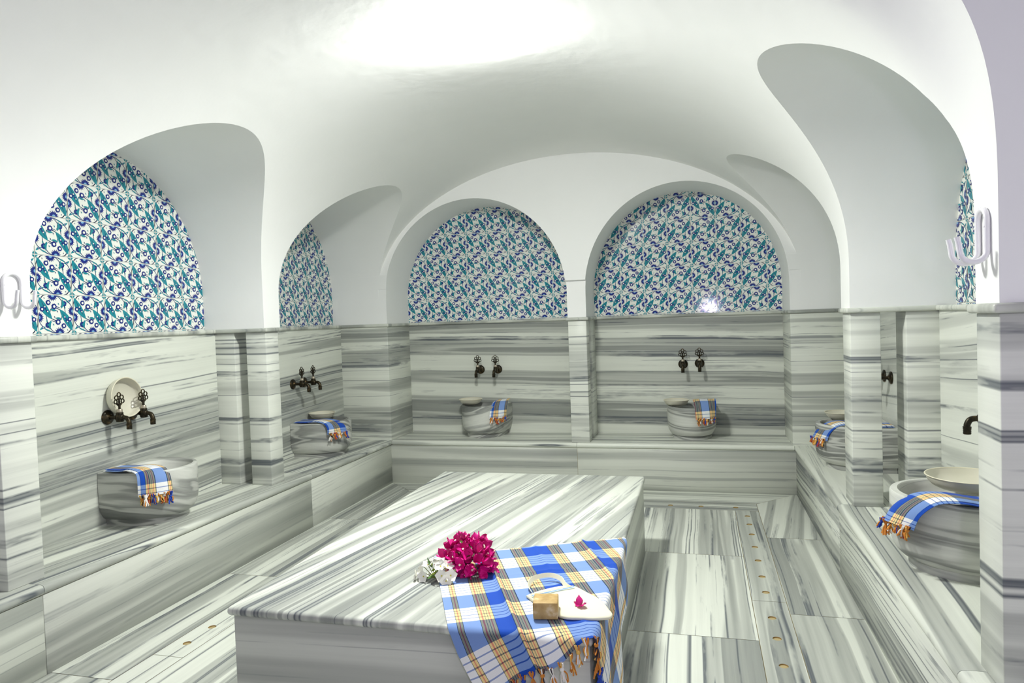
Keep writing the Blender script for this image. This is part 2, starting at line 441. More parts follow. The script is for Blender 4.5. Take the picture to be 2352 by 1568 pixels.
def tile_panel(name,label,org,ux,u0,v0,su,ur,vr,mirror=False,odd=None):
    """org: point; ux: horizontal direction; normal = toward the room; grid crossings at u0,v0"""
    bm=bmesh.new(); up=Vector((0,0,1)); ux=Vector(ux); nrm=ux.cross(up)      # outward: checked per wall
    org=Vector(org)
    if nrm.dot(Vector((VXC,3.5,0))-org)<0: nrm=-nrm
    e0=.0005
    def V(u,v,h): return bm.verts.new(org+ux*min(max(u,ur[0]-.03),ur[1]+.03)+up*min(max(v,1.55),2.78)+nrm*h)
    i0=math.floor((ur[0]-u0)/su); i1=math.ceil((ur[1]-u0)/su); j0=math.floor((vr[0]-v0)/.2215); j1=math.ceil((vr[1]-v0)/.2215)
    f=bm.faces.new([V(u0+i0*su,v0+j0*.2215,-.004),V(u0+i1*su,v0+j0*.2215,-.004),V(u0+i1*su,v0+j1*.2215,-.004),V(u0+i0*su,v0+j1*.2215,-.004)]); f.material_index=5
    g=.0018
    for i in range(i0,i1):
        for j in range(j0,j1):
            a=u0+i*su; b=v0+j*.2215
            f=bm.faces.new([V(a+g,b+g,0),V(a+su-g,b+g,0),V(a+su-g,b+.2215-g,0),V(a+g,b+.2215-g,0)]); f.material_index=0
            mir=mirror
            if odd and odd==(i,j): mir=not mir
            for m,pts,lay in TP:
                q=[]
                for x,y in pts:
                    x=min(max(x,.012),.988); y=min(max(y,.012),.988)
                    if mir: x=1-x
                    q.append(V(a+x*su,b+y*.2215,e0*(lay+1)))
                try:
                    bm.faces.new(q).material_index=MI[m]
                except ValueError: pass
    o=mesh_obj(name,bm,[TILE_W,TILE_N,TILE_T,TILE_B,TILE_D,GROUT],smooth=False)
    return tag(o,label,'tile panel')
tile_panel('tile_panel','arched blue and turquoise tile panel in the back wall, left of the back column',(0,YBN,0),(1,0,0),-2.506,1.797,.2235,(-2.95,-1.15),(1.56,2.72))
tile_panel('tile_panel','arched blue and turquoise tile panel in the back wall, right of the back column',(0,YBN,0),(1,0,0),-.046,1.797,.2235,(-.99,.76),(1.56,2.72),True,(0,4-1))
tile_panel('tile_panel','large arched blue and turquoise tile panel above the nearest basin on the left wall',(XLT,0,0),(0,1,0),3.286,1.797,.226,(2.58,4.41),(1.56,2.73))
tile_panel('tile_panel','narrow looking arched tile panel beyond the left column',(XLT,0,0),(0,1,0),5.388,1.797,.226,(4.59,6.3),(1.56,2.73))
tile_panel('tile_panel','sliver of arched tile panel at the right edge behind the right coat hook',(XRT,0,0),(0,-1,0),-4.20,1.797,.226,(-4.38,-2.48),(1.56,2.73))
tile_panel('tile_panel','arched tile panel in the right far niche behind the right column',(XRT,0,0),(0,-1,0),-4.60,1.797,.226,(-6.3,-4.6),(1.56,2.73))

# ------------------------------------------------------------------ benches
def seat_profile(front, back, sgn, axis):
    """cross-section (u,z) with a rounded nose at u=front, body toward back"""
    r=.024; P=[(back,HB),(front-sgn*r,HB)]
    n=8
    for i in range(1,n):
        a=pi/2-pi*i/n; P.append((front-sgn*r+sgn*r*cos(a),HB-r+r*sin(a)))
    P+= [(front-sgn*r,HB-2*r),(back,HB-2*r)]
    return P
def bench(side,label,joints,y0,y1):
    root=thing('marble_bench',label,'bench',(0,0,0))
    js=[y0]+joints+[y1]
    for i,(a,b) in enumerate(zip(js,js[1:])):
        g=.0012
        if side=='L':
            o=prism_y(seat_profile(BX0,XLN,1,0),[a+g,b-g]); mt=marble('x',20+i*3,(0,0,.03*i),'wall'); fm=marble('z',21+i,(radians(-1.5),0,0),'soft')
            p=(XLN+.3,BX0-.012,a+g,b-g,0,HB-.048)
        elif side=='R':
            o=prism_y(seat_profile(BX1,XRN,-1,0),[a+g,b-g]); mt=marble('x',30+i*3,(0,0,.04),'wall'); fm=marble('z',31+i,(radians(2),0,0))
            p=(BX1+.012,XRN-.3,a+g,b-g,0,HB-.048)
        else:
            o=prism_x(seat_profile(BY-.02,YBN,-1,1),[a+g,b-g]); mt=marble('y',40+i*3,(0,0,.0),'wall'); fm=marble('z',41+i,(0,0,0),'soft')
            p=(a+g-(.05 if i==0 else 0),b-g+(.05 if i==len(js)-2 else 0),BY-.008,YBN-.3,0,HB-.048)
        mesh_obj('seat_slab',o,mt,root,angle=60)
        bm=bmesh.new(); box(bm,*p,bev=.0015,seg=1); mesh_obj('front_panel',bm,fm,root,angle=50)
    bm=bmesh.new()
    if side=='L': box(bm,XLN+.35,BX0-.018,y0+.01,y1-.01,.0,HB-.044)
    elif side=='R': box(bm,BX1+.018,XRN-.35,y0+.01,y1-.01,.0,HB-.044)
    else: box(bm,y0+.01,y1-.01,BY-.002,YBN-.35,0,HB-.044)
    mesh_obj('mortar_joint',bm,FGROUT,root)
    return root
bench('L','marble bench along the left wall under two basins',[.6,2.50,4.81],-1.5,YB)
bench('R','marble bench along the right wall under two basins',[.6,2.44,4.41],-1.5,YB)
bench('B','marble bench across the back wall under two basins',[-1.10],BX0,BX1)

# ------------------------------------------------------------------ floor
mats=[FGROUT]; FM={}
def fm(axis,seed,rot=0.0,kind='wall'):
    k=(axis,seed,rot,kind)
    if k not in FM: FM[k]=len(mats); mats.append(marble(axis,seed,(0,0,rot),kind))
    return FM[k]
bm=bmesh.new()
def poly(pts,mi,z=0,inset=.0016):
    cx=sum(p[0] for p in pts)/len(pts); cy=sum(p[1] for p in pts)/len(pts)
    q=[]
    for x,y in pts:
        dx,dy=cx-x,cy-y
        q.append(bm.verts.new((x+math.copysign(inset,dx),y+math.copysign(inset,dy),z)))
    bm.faces.new(q).material_index=mi
FB0,FB1=BX0-.02,BX1+.02
v=[bm.verts.new(p) for p in ((-4.4,-1.5,-.006),(2.2,-1.5,-.006),(2.2,6.9,-.006),(-4.4,6.9,-.006))]
bm.faces.new(v).material_index=0
sx0,sx1=-2.60,.42      # outer edges of the drain channels
ybk0,ybk1=5.72,5.94
# right border
Y=[-1.5,1.3,2.55,3.79,5.06]
for i,(a,b) in enumerate(zip(Y,Y[1:])): poly([(.42,a),(FB1,a),(FB1,b),(.42,b)],fm('x',50+i))
poly([(.42,5.06),(FB1,5.06),(FB1,YB+.01),(.42,ybk1)],fm('x',55,.15))
# left border
Y=[-1.5,1.3,2.52,3.797,5.044]
for i,(a,b) in enumerate(zip(Y,Y[1:])): poly([(FB0,a),(sx0,a),(sx0,b),(FB0,b)],fm('x',60+i))
poly([(FB0,5.044),(sx0,5.044),(sx0,ybk1),(FB0,YB+.01)],fm('x',65))
# back border
poly([(sx0,ybk1),(-1.1,ybk1),(-1.1,YB+.01),(FB0,YB+.01)],fm('y',70)); poly([(-1.1,ybk1),(sx1,ybk1),(FB1,YB+.01),(-1.1,YB+.01)],fm('y',71))
# field beside the slab
Yr=[-1.5,.9,2.2,3.452,4.641,ybk0]
for i,(a,b) in enumerate(zip(Yr,Yr[1:])):
    poly([(-.5,a),(.243,a),(.243,b),(-.5,b)],fm('x',80+i)); poly([(-1.5,a),(-.5,a),(-.5,b),(-1.5,b)],fm('x',84+i,.1))
    poly([(-2.43,a-.3),(-1.5,a-.3),(-1.5,b-.3 if b<5.7 else b),(-2.43,b-.3 if b<5.7 else b)],fm('x',90+i))
for x0,x1 in ((-4.3,BX0),(BX1,2.2)): pass
struct(mesh_obj('floor',bm,mats,smooth=False))
HOLE=plain('drain_hole_rust',(.30,.19,.06),.7)
def drain(label,axis,c0,c1,cuts,holes,seed):
    """strip across c0..c1, running along cuts (list of joints) with round holes"""
    bm=bmesh.new(); mid=(c0+c1)/2 if axis=='y' else None
    r=.0205
    segs=[]
    for a,b in zip(cuts,cuts[1:]):
        hs=[h for h in holes if a+.03<h<b-.03]; bounds=[a+.0015]
        for h,k in zip(hs,hs[1:]): bounds.append((h+k)/2)
        bounds.append(b-.0015)
        for i in range(len(bounds)-1): segs.append((bounds[i],bounds[i+1],hs[i] if hs else None))
    def V(w,l,z): return bm.verts.new((w,l,z) if axis=='y' else (l,w,z))
    cm=(c0+c1)/2-.005
    if axis=='x': cm=(c0+c1)/2-.02
    for a,b,h in segs:
        w0,w1=c0+.0015,c1-.0015
        if h is None: bm.faces.new([V(w0,a,0),V(w1,a,0),V(w1,b,0),V(w0,b,0)]); continue
        n=24; ring=[];outer=[];low=[]
        for i in range(n):
            t=2*pi*i/n+pi/4; cx,cy=cos(t),sin(t)
            ring.append(V(cm+r*cx,h+r*cy,0)); low.append(V(cm+r*.9*cx,h+r*.9*cy,-.012))
            if abs(cx)>=abs(cy)-1e-9 :
                s=1/abs(cx); 
            else: s=1/abs(cy)
            ex,ey=cx*s,cy*s
            outer.append(V(cm+(w1-cm if ex>0 else cm-w0)*ex, h+(b-h if ey>0 else h-a)*ey,0))
        for i in range(n):
            j=(i+1)%n
            bm.faces.new((outer[i],outer[j],ring[j],ring[i])).material_index=0
            bm.faces.new((ring[i],ring[j],low[j],low[i])).material_index=1
        bm.faces.new(low).material_index=1
    bmesh.ops.recalc_face_normals(bm,faces=bm.faces)
    for f in bm.faces:
        if f.material_index==0 and f.normal.z<0: f.normal_flip()
    o=mesh_obj('drain_strip',bm,[marble('x' if axis=='y' else 'y',seed),HOLE],smooth=False)
    return tag(o,label,'drain')
drain('long marble drain strip with round holes on the floor right of the slab','y',.243,.42,[-1.5,1.9,3.938,ybk0],[.4,.75,1.1,1.4,1.65,2.15,2.4,2.66,2.95,3.223,3.491,3.725,4.063,4.303,4.58,4.843,5.117,5.358,5.575],101)
drain('marble drain strip with round holes on the floor left of the slab','y',-2.60,-2.43,[-1.5,.8,2.765,5.72],[.4,.7,1.1,1.5,1.9,2.3,2.901,3.089,3.35,3.6,3.85,4.1,4.35,4.6,4.85,5.1,5.35,5.55],102)
drain('marble drain strip with round holes on the floor before the back bench','x',ybk0,ybk1,[-2.6,-1.1,.42],[-2.4,-2.15,-1.9,-1.65,-1.4,-1.2,-.95,-.73,-.5,-.258,-.016,.253],103)

# ------------------------------------------------------------------ heated slab
GX0,GX1,GY0,GY1,GH=-1.783,-.366,2.264,4.66,.50
root=thing('heated_marble_slab','low rectangular marble massage platform in the middle of the room','massage platform',((GX0+GX1)/2,(GY0+GY1)/2,0))
def local(bm,o): bmesh.ops.translate(bm,verts=bm.verts,vec=-Vector(o.location))
bm=bmesh.new(); box(bm,GX0,GX1,GY0,GY1,GH-.034,GH,bev=.0155,seg=4); local(bm,root)
mesh_obj('top_slab',bm,marble('x',110,(0,0,radians(11))),root,angle=70)
bm=bmesh.new(); box(bm,GX0+.022,GX1-.012,GY0+.018,GY1-.02,0,GH-.034,bev=.003); local(bm,root)
mesh_obj('base',bm,marble('z',112,(0,radians(2),0),'soft'),root,angle=50)

# ------------------------------------------------------------------ basins
def basin(label,wall,c,w,d,h,seed,s=.15,rot=(0,0,0),kd='basin'):
    """D-shaped marble basin against a wall"""
    base={'L':(XLN,c,HB),'R':(XRN,c,HB),'B':(c,YBN,HB)}[wall]
    rz={'L':-pi/2+pi,'R':-pi/2,'B':pi}[wall]
    # local: wall on y=0, basin grows toward +y (rz turns it)
    rz={'L':-pi/2,'R':pi/2,'B':pi}[wall]
    root=thing('marble_basin',label,'basin',base,rz)
    N=40
    def outl(f,z,e=0.0):
        W=w*f; D=d*(1-(1-f)*.75); S=s
        P=[(-W,0.003),(-W,S*.5),(-W,S)]
        for i in range(1,N): 
            a=pi*i/N; P.append((-W*cos(a),S+(D-S)*sin(a)))
        P+=[(W,S),(W,S*.5),(W,0.003)]
        # straight wall side, same count as bowl ring half
        for i in range(1,8): P.append((W-2*W*i/8,0.003))
        return [Vector((x,y,z)) for x,y in P]
    bm=bmesh.new()
    def loft(rings,close=True):
        R=[[bm.verts.new(v) for v in r] for r in rings]
        n=len(R[0])
        for a,b in zip(R,R[1:]):
            for i in range(n): bm.faces.new((a[i],a[(i+1)%n],b[(i+1)%n],b[i]))
        return R
    lv=[(.040,.84),(.052,.885),(.066,.925),(.085,.96),(.11,.985),(.14,.998),(.17,1.0),(h*.75,1.0),(h-.012,1.0),(h-.004,.994),(h,.985)]
    rings=[outl(f,z) for z,f in lv]
    top=rings[-1]; cen=Vector((0,(d*.52),h))
    def bowl(f,z):
        r=[]
        for v in top:
            dd=Vector((v.x,v.y-cen.y)); a=math.atan2(dd.y,dd.x)
            r.append(Vector((cos(a)*w*.80*f, cen.y+sin(a)*d*.40*f, z)))
        return r
    rings+=[bowl(1.03,h),bowl(1.0,h-.006),bowl(.97,h-.03),bowl(.88,h-.08),bowl(.70,h-.12),bowl(.45,h-.14),bowl(.12,h-.145)]
    R=loft(rings); bm.faces.new(R[-1]); bm.faces.new(list(reversed(R[0])))
    bmesh.ops.recalc_face_normals(bm,faces=bm.faces)
    mesh_obj('bowl_body',bm,marble('z',seed,rot,kd),root,angle=40)
    bm=bmesh.new()
    R=loft([outl(.80,0),outl(.80,.038),outl(.79,.045)]); bm.faces.new(R[-1]); bm.faces.new(list(reversed(R[0])))
    bmesh.ops.recalc_face_normals(bm,faces=bm.faces)
    mesh_obj('foot',bm,marble('z',seed+1,rot,kd),root,angle=40)
    return root
basin('grey marble basin on the left bench nearest the camera','L',3.564,.25,.43,.325,121,rot=(.0,.25,0))
basin('grey marble basin on the left bench in the far left niche','L',5.579,.25,.43,.305,125,rot=(.0,.4,.1))
basin('dark grey marble basin on the back bench left of the column','B',-2.085,.235,.44,.312,129,rot=(.15,-.25,0))
basin('ribbed looking banded marble basin on the back bench right of the column','B',-.082,.220,.44,.30,133,rot=(.10,.03,0),kd='ribbed')
basin('big grey marble basin at the right edge on the right bench','R',3.42,.28,.485,.33,137,rot=(.05,.1,0))
basin('grey marble basin on the right bench half hidden behind the right column','R',5.47,.26,.49,.32,141,rot=(.1,.2,0))

# ------------------------------------------------------------------ taps
def make_tap(label):
    """local: wall at y=0, sticks out along +y"""
    root=thing('water_tap',label,'tap')
    F=Matrix.Rotation(-pi/2,4,'X')          # local z -> +y
    bm=bmesh.new(); lathe(bm,[(.0,0.0),(.040,0.0),(.042,.004),(.040,.009),(.030,.014),(.018,.018),(.014,.024)],28,F); mesh_obj('wall_flange',bm,BRONZE,root,angle=50)
    bm=bmesh.new(); lathe(bm,[(.011,.015),(.011,.060),(.014,.062),(.014,.068),(.018,.072),(.020,.085),(.020,.098),(.017,.108),(.012,.112)],20,F)
    # upright valve bonnet
    T=Matrix.Translation((0,.088,0))
    lathe(bm,[(.019,-.024),(.021,-.018),(.021,.010),(.018,.018),(.019,.022),(.019,.026),(.015,.030)],20,T)
    pts=smoothpath([(0,.095,-.004),(0,.118,.000),(0,.138,-.006),(0,.148,-.024),(0,.149,-.036)],5)
    tube(bm,pts,[.0115+.0015*(i/len(pts)) for i in range(len(pts))],14)
    mesh_obj('tap_body',bm,BRONZE,root,angle=50)
    bm=bmesh.new(); T2=Matrix.Translation((0,.149,0))
    lathe(bm,[(.0,-.066),(.009,-.066),(.014,-.065),(.0155,-.060),(.014,-.056),(.0155,-.052),(.014,-.048),(.0155,-.044),(.0155,-.038),(.0165,-.034),(.012,-.032)],20,T2); mesh_obj('nozzle',bm,BRONZE,root,angle=50)
    bm=bmesh.new(); lathe(bm,[(.0155,.030),(.0165,.034),(.0155,.038),(.0145,.040),(.0155,.043),(.013,.047)],20,T); mesh_obj('collar',bm,SILVERED,root,angle=50)
    bm=bmesh.new(); lathe(bm,[(.008,.045),(.0065,.055),(.0075,.066),(.005,.076),(.006,.09),(.0,.118)],12,T)
    z=.098
    for cx,cz,R,sx,sy in ((0,.128,.0115,1,1),(-.019,.112,.0115,1,1),(.019,.112,.0115,1,1),(-.0245,.090,.0105,1.0,1),(.0245,.090,.0105,1.0,1),(-.009,.090,.0095,.7,1.7),(.009,.090,.0095,.7,1.7)):
        torus(bm,(0,.088,0),R,.0033,Matrix.Translation((cx,0,cz)),14,6,sx,sy)
    tube(bm,[(-.022,.088,.080),(-.012,.088,.070),(0,.088,.064)],.0035,6); tube(bm,[(.022,.088,.080),(.012,.088,.070),(0,.088,.064)],.0035,6)
    mesh_obj('ornate_handle',bm,BRONZE,root,angle=60)
    return root
def copy_tree(o,parent=None):
    c=o.copy(); COL.objects.link(c)
    if parent: c.parent=parent
    for ch in list(o.children): copy_tree(ch,c)
    return c
proto=None
def tap(loc,rz,label,hrot=0):
    global proto
    if proto is None: t=make_tap(label); proto=t
    else: t=copy_tree(proto)
    t.location=loc; t.rotation_euler=(0,0,rz); t['label']=label; t.scale=(1.07,)*3; t['group']='bronze taps above the basins'
    return t
tap((XLN,3.410,1.062),-pi/2,'bronze tap on the left wall in front of the upright bowl, nearer of its pair')
tap((XLN,3.597,1.062),-pi/2,'bronze tap on the left wall at the right side of the upright bowl')
tap((XLN,5.401,1.066),-pi/2,'bronze tap in the far left niche, the left one of its pair')
tap((XLN,5.587,1.066),-pi/2,'bronze tap in the far left niche, the right one of its pair')
tap((-2.173,YBN,1.066),pi,'left bronze tap above the dark grey basin on the back wall')
tap((-1.987,YBN,1.066),pi,'right bronze tap above the dark grey basin on the back wall')
tap((-.150,YBN,1.088),pi,'left bronze tap above the banded basin on the back wall')
tap((.002,YBN,1.094),pi,'right bronze tap above the banded basin on the back wall')
tap((XRN,5.385,1.070),pi/2,'bronze tap seen behind the right column, the nearer flange')
tap((XRN,5.570,1.068),pi/2,'bronze tap seen behind the right column, the farther flange')
tap((XRN,3.484,1.062),pi/2,'bronze tap at the right edge with only its spout showing')

# ------------------------------------------------------------------ bowls
def bowl(label,loc,rx=0,rz=0,R=.118,h=.052,ry=0,straight=False):
    root=thing('shallow_bowl',label,'bowl',loc,0); root.rotation_euler=(rx,ry,rz)
    bm=bmesh.new()
    if straight: pr=[(.0,0),(R*.80,0),(R*.90,.006),(R*.955,.018),(R*.985,h*.6),(R,h-.003),(R-.002,h),(R-.006,h-.003),(R*.945,h*.6),(R*.90,.022),(R*.84,.009),(0,.006)]
    else: pr=[(.0,0),(R*.55,0),(R*.70,.005),(R*.84,.018),(R*.93,.036),(R*.975,h-.004),(R*.96,h-.003),(R*.90,.036),(R*.80,.020),(R*.66,.009),(R*.5,.006),(0,.005)]
    lathe(bm,pr,48,cap=False); mesh_obj('bowl_wall',bm,ENAMEL,root,angle=60)
    bm=bmesh.new(); q=[]
    for i in range(12):
        a=2*pi*i/12; q.append((R*.978+.0035*cos(a),h-.003+.0025*sin(a)))
    lathe(bm,q+[q[0]],48,cap=False); mesh_obj('rim',bm,ENAMELRIM,root,angle=60)
    return root
bowl('cream enamel bowl standing upright against the left wall behind the taps',(XLN+.012,3.502,1.168),rx=0,ry=radians(83),R=.122,h=.06,straight=True)
bowl('cream enamel bowl resting on the back rim of the far left basin',(-3.330,5.660,HB+.310),rz=.2)
bowl('cream enamel bowl on the left rim of the dark grey back basin',(-2.235,6.655,HB+.313),ry=.0)
bowl('cream enamel bowl on the left rim of the banded back basin',(-.215,6.625,HB+.302),rx=.0,ry=0)
bowl('large looking cream enamel bowl on the basin at the right edge',(1.135,3.47,HB+.332),R=.17,h=.062)
bowl('cream enamel bowl peeking over the towel in the right far niche',(1.02,5.66,HB+.322))

# ------------------------------------------------------------------ cloth
def plaid_mat():
    m, nt, b = new_mat('plaid_cotton'); N=nt.nodes; L=nt.links
    uv=N.new('ShaderNodeUVMap'); uv.uv_map='UVMap'
    sp=N.new('ShaderNodeSeparateXYZ'); L.new(uv.outputs[0],sp.inputs[0])
    def mth(op,a,bv=0,c=None):
        x=N.new('ShaderNodeMath'); x.operation=op
        for i,v in enumerate((a,bv)+((c,) if c is not None else ())):
            if isinstance(v,(int,float)): x.inputs[i].default_value=v
            else: L.new(v,x.inputs[i])
        return x.outputs[0]
    Wc=(.84,.85,.84); Yc=(.86,.50,.06); Bc=(.010,.070,.43)
    mm=mth('ABSOLUTE',mth('SUBTRACT',sp.outputs[0],.4635))      # mirrored about the centre
    # half widths: B2 .0575 | Y .0565 | W .065 | Y .055 | B .06 | Y .055 | W .062 | nY .024 | edge
    e=[0,.0575,.114,.179,.234,.292,.347,.407,.431,.4635]
    cols=[Bc,Yc,Wc,Yc,Bc,Yc,Wc,Yc,Wc]
    r=ramp(nt,[(e[i]*2,cols[i]) for i in range(9)],'CONSTANT'); L.new(mth('MULTIPLY',mm,2),r.inputs[0])
    blk=(.006,.012,.05); red=(.82,.10,.10); on=(1,1,1)
    def lines(bands):
        st=[(0,on)]
        for a,bw in bands:
            w=bw-a
            seq=[(0,.05,blk),(.20,.09,red),(.38,.05,blk),(.57,.05,blk),(.72,.09,red),(.95,.05,blk)] if w>.03 else [(0,.10,blk),(.42,.18,red),(.9,.10,blk)]
            for t,ww,c in seq: st.append((a+t*w,c)); st.append((a+(t+ww)*w,on))
        return [(p*2,c) for p,c in st]
    r2=ramp(nt,lines([(e[1],e[2]),(e[3],e[4])]),'CONSTANT'); L.new(mth('MULTIPLY',mm,2),r2.inputs[0])
    r3=ramp(nt,lines([(e[5],e[6]),(e[7],e[8])]),'CONSTANT'); L.new(mth('MULTIPLY',mm,2),r3.inputs[0])
    def mul(a,bb,f=1,op='MULTIPLY'):
        x=N.new('ShaderNodeMix'); x.data_type='RGBA'; x.blend_type=op; x.inputs['Factor'].default_value=f
        L.new(a,x.inputs['A']); L.new(bb,x.inputs['B']); return x.outputs['Result']
    warp=mul(mul(r.outputs[0],r2.outputs[0]),r3.outputs[0])
    # weft: period .24, white .13-.25
    fr=mth('FRACT',mth('DIVIDE',mth('SUBTRACT',sp.outputs[1],.01),.24))
    nb=(.05,.10,.35)
    wst=[(0,Bc),(.50,Wc)]
    for t in (.58,.68,.78,.88): wst+=[(t,nb),(t+.020,Wc)]
    w=ramp(nt,wst,'CONSTANT'); L.new(fr,w.inputs[0])
    prod=mul(warp,w.outputs[0])
    g=N.new('ShaderNodeGamma'); g.inputs['Gamma'].default_value=.5; L.new(prod,g.inputs['Color'])
    avg=mul(warp,w.outputs[0],.5,'MIX')
    fin=mul(g.outputs[0],avg,.30,'MIX')
    nz=N.new('ShaderNodeTexNoise'); nz.inputs['Scale'].default_value=900; nz.inputs['Detail'].default_value=1
    L.new(uv.outputs[0],nz.inputs['Vector'])
    sr=ramp(nt,[(.35,.88),(.7,1.08)]); L.new(nz.outputs['Fac'],sr.inputs[0])
    L.new(mul(fin,sr.outputs[0]),b.inputs['Base Color'])
    b.inputs['Roughness'].default_value=.85; b.inputs['Specular IOR Level'].default_value=.15
    b.inputs['Sheen Weight'].default_value=.1
    return m
PLAID=plaid_mat()
TH={k:plain('thread_'+k,c,.85) for k,c in dict(orange=(.60,.22,.03),yellow=(.78,.48,.12),white=(.80,.78,.74),blue=(.015,.06,.42),black=(.03,.02,.03),red=(.40,.05,.03)).items()}
THL=list(TH.values()); THN=list(TH.keys())
def tassel(root,p,d,length,cols,name='tassel',R=.007,knot=True):
    """a knotted bundle of loose threads hanging from p in direction d"""
    bm=bmesh.new(); p=Vector(p); d=Vector(d).normalized()
    k=9
    for i in range(k):
        a=random.uniform(0,2*pi); o=Vector((cos(a),sin(a),0))*R*random.uniform(.3,1)
        c=THN.index(random.choice(cols)); q=p+o*1.6; kp=p+d*length*.38
        e=p+d*length*random.uniform(.85,1.15)+Vector((random.uniform(-1,1),random.uniform(-1,1),random.uniform(-.3,.3)))*length*.22
        mid=(kp+e)/2+Vector((random.uniform(-1,1),random.uniform(-1,1),random.uniform(-1,1)))*length*.10
        tube(bm,smoothpath([q,(q+kp)/2+o*.4,kp+o*.25,mid,e],3),[R*.30]*13,5,mi=c)
    if knot:
        n0=len(bm.verts)
        c=THN.index(cols[0]); bmesh.ops.create_icosphere(bm,subdivisions=2,radius=R*.95,matrix=Matrix.Translation(p+d*length*.38))
        bm.verts.ensure_lookup_table()
        for f in bm.faces:
            if all(v.index==-1 or v.index>=n0 for v in f.verts) and len(f.verts)==3: f.material_index=c
    bm.normal_update()
    return mesh_obj(name,bm,THL,root,angle=60)
def cloth_grid(name,fn,nu,nv,uvfn,root,th=.0022,mat=None):
    bm=bmesh.new(); uvl=bm.loops.layers.uv.new('UVMap')
    G=[[bm.verts.new(fn(i/nu,j/nv)) for i in range(nu+1)] for j in range(nv+1)]
    for j in range(nv):
        for i in range(nu):
            f=bm.faces.new((G[j][i],G[j][i+1],G[j+1][i+1],G[j+1][i]))
            for lp,(a,b) in zip(f.loops,((i,j),(i+1,j),(i+1,j+1),(i,j+1))): lp[uvl].uv=uvfn(a/nu,b/nv)
    bmesh.ops.recalc_face_normals(bm,faces=bm.faces)
    # thickness
    bm.normal_update(); geom=bmesh.ops.solidify(bm,geom=bm.faces[:],thickness=th)
    return mesh_obj(name,bm,mat or PLAID,root,angle=80)

# big towel spread over the corner of the slab
TO=Vector((-1.187,2.935)); TU=Vector((.90,.436)); TV=Vector((.42,-.9075))
TW,TLn=.915,.985
def fold(o,r=.018):
    """overflow o past an edge -> (horizontal advance, drop)"""
    a=o/r
    if a<0: return o,0
    if a<pi/2: return r*sin(a), r*(1-cos(a))
    return r, r+(o-r*pi/2)
def big(u,v):
    s=u*TW; t=v*TLn
    # far edge and hem are a little wavy
    if v>.9: t+= (v-.9)*.30*(sin(s*23+.6)*.4+sin(s*11)*.35)
    X=TO.x+TU.x*s+TV.x*t; Y=TO.y+TU.y*s+TV.y*t
    z=GH+.0035
    # creases of the folding running along the cloth
    for s0,h,wd in ((.235,.019,.009),(.70,.015,.009),(.47,.005,.015)):
        z+=h*math.exp(-abs(s-s0)/wd)
    for t0,h,wd in ((.33,.006,.012),(.66,.004,.015)):
        z+=h*math.exp(-abs(t-t0)/wd)*(.6+.4*sin(s*17))
    z+=.0025*noise.noise(Vector((X*6,Y*6,0)))+.0015
    ex=X-(GX1-.006); ey=(GY0+.004)-Y
    hx,dx=fold(ex); hy,dy=fold(ey)
    wx=0
    x=(GX1-.006)+hx if ex>0 else X
    y=(GY0+.004)-hy if ey>0 else Y
    if ex>0:
        x+= .010*min(dx/.1,1)*(1+sin((Y-2.3)*19))+dx*.06
        y+= -.10*dx
    if ey>0:
        y-= .010*min(dy/.08,1)*(1+sin(X*21))+dy*.10
        x+= .12*dy
    if ex>0 and ey>0: z-= max(dx,dy)+.3*min(dx,dy)
    else: z-= dx*1.25+dy
    return (x,y,max(z,.012))
root=thing('plaid_towel','large blue, white and yellow plaid towel spread over the front corner of the central slab','towel',(TO.x,TO.y,GH))
off=Vector(root.location)
cloth_grid('cloth',lambda u,v:Vector(big(u,v))-off,130,140,lambda a,b:(a*TW,b*TLn),root)
random.seed(5)
tc=[('white',),('orange','yellow','black','red'),('blue','orange'),('orange','white','black'),('white','yellow','orange'),('yellow','orange','white'),('orange','yellow','black'),('blue',),('blue',),('orange','yellow','red'),('white','orange','black'),('blue','orange')]
tc=[c for c in tc for _ in (0,1)]
for k,cl in enumerate(tc):
    u=(k+.5)/len(tc); p=Vector(big(u,1.0)); q=Vector(big(u,.97)); d=(p-q).normalized()
    d=Vector((d.x*.5,d.y*.5,-1)).normalized()
    tassel(root,p-off+Vector((0,0,.008)),d,.062,list(cl)*2+(['orange'] if k%2 else []),R=.0085,knot=k%2==0)

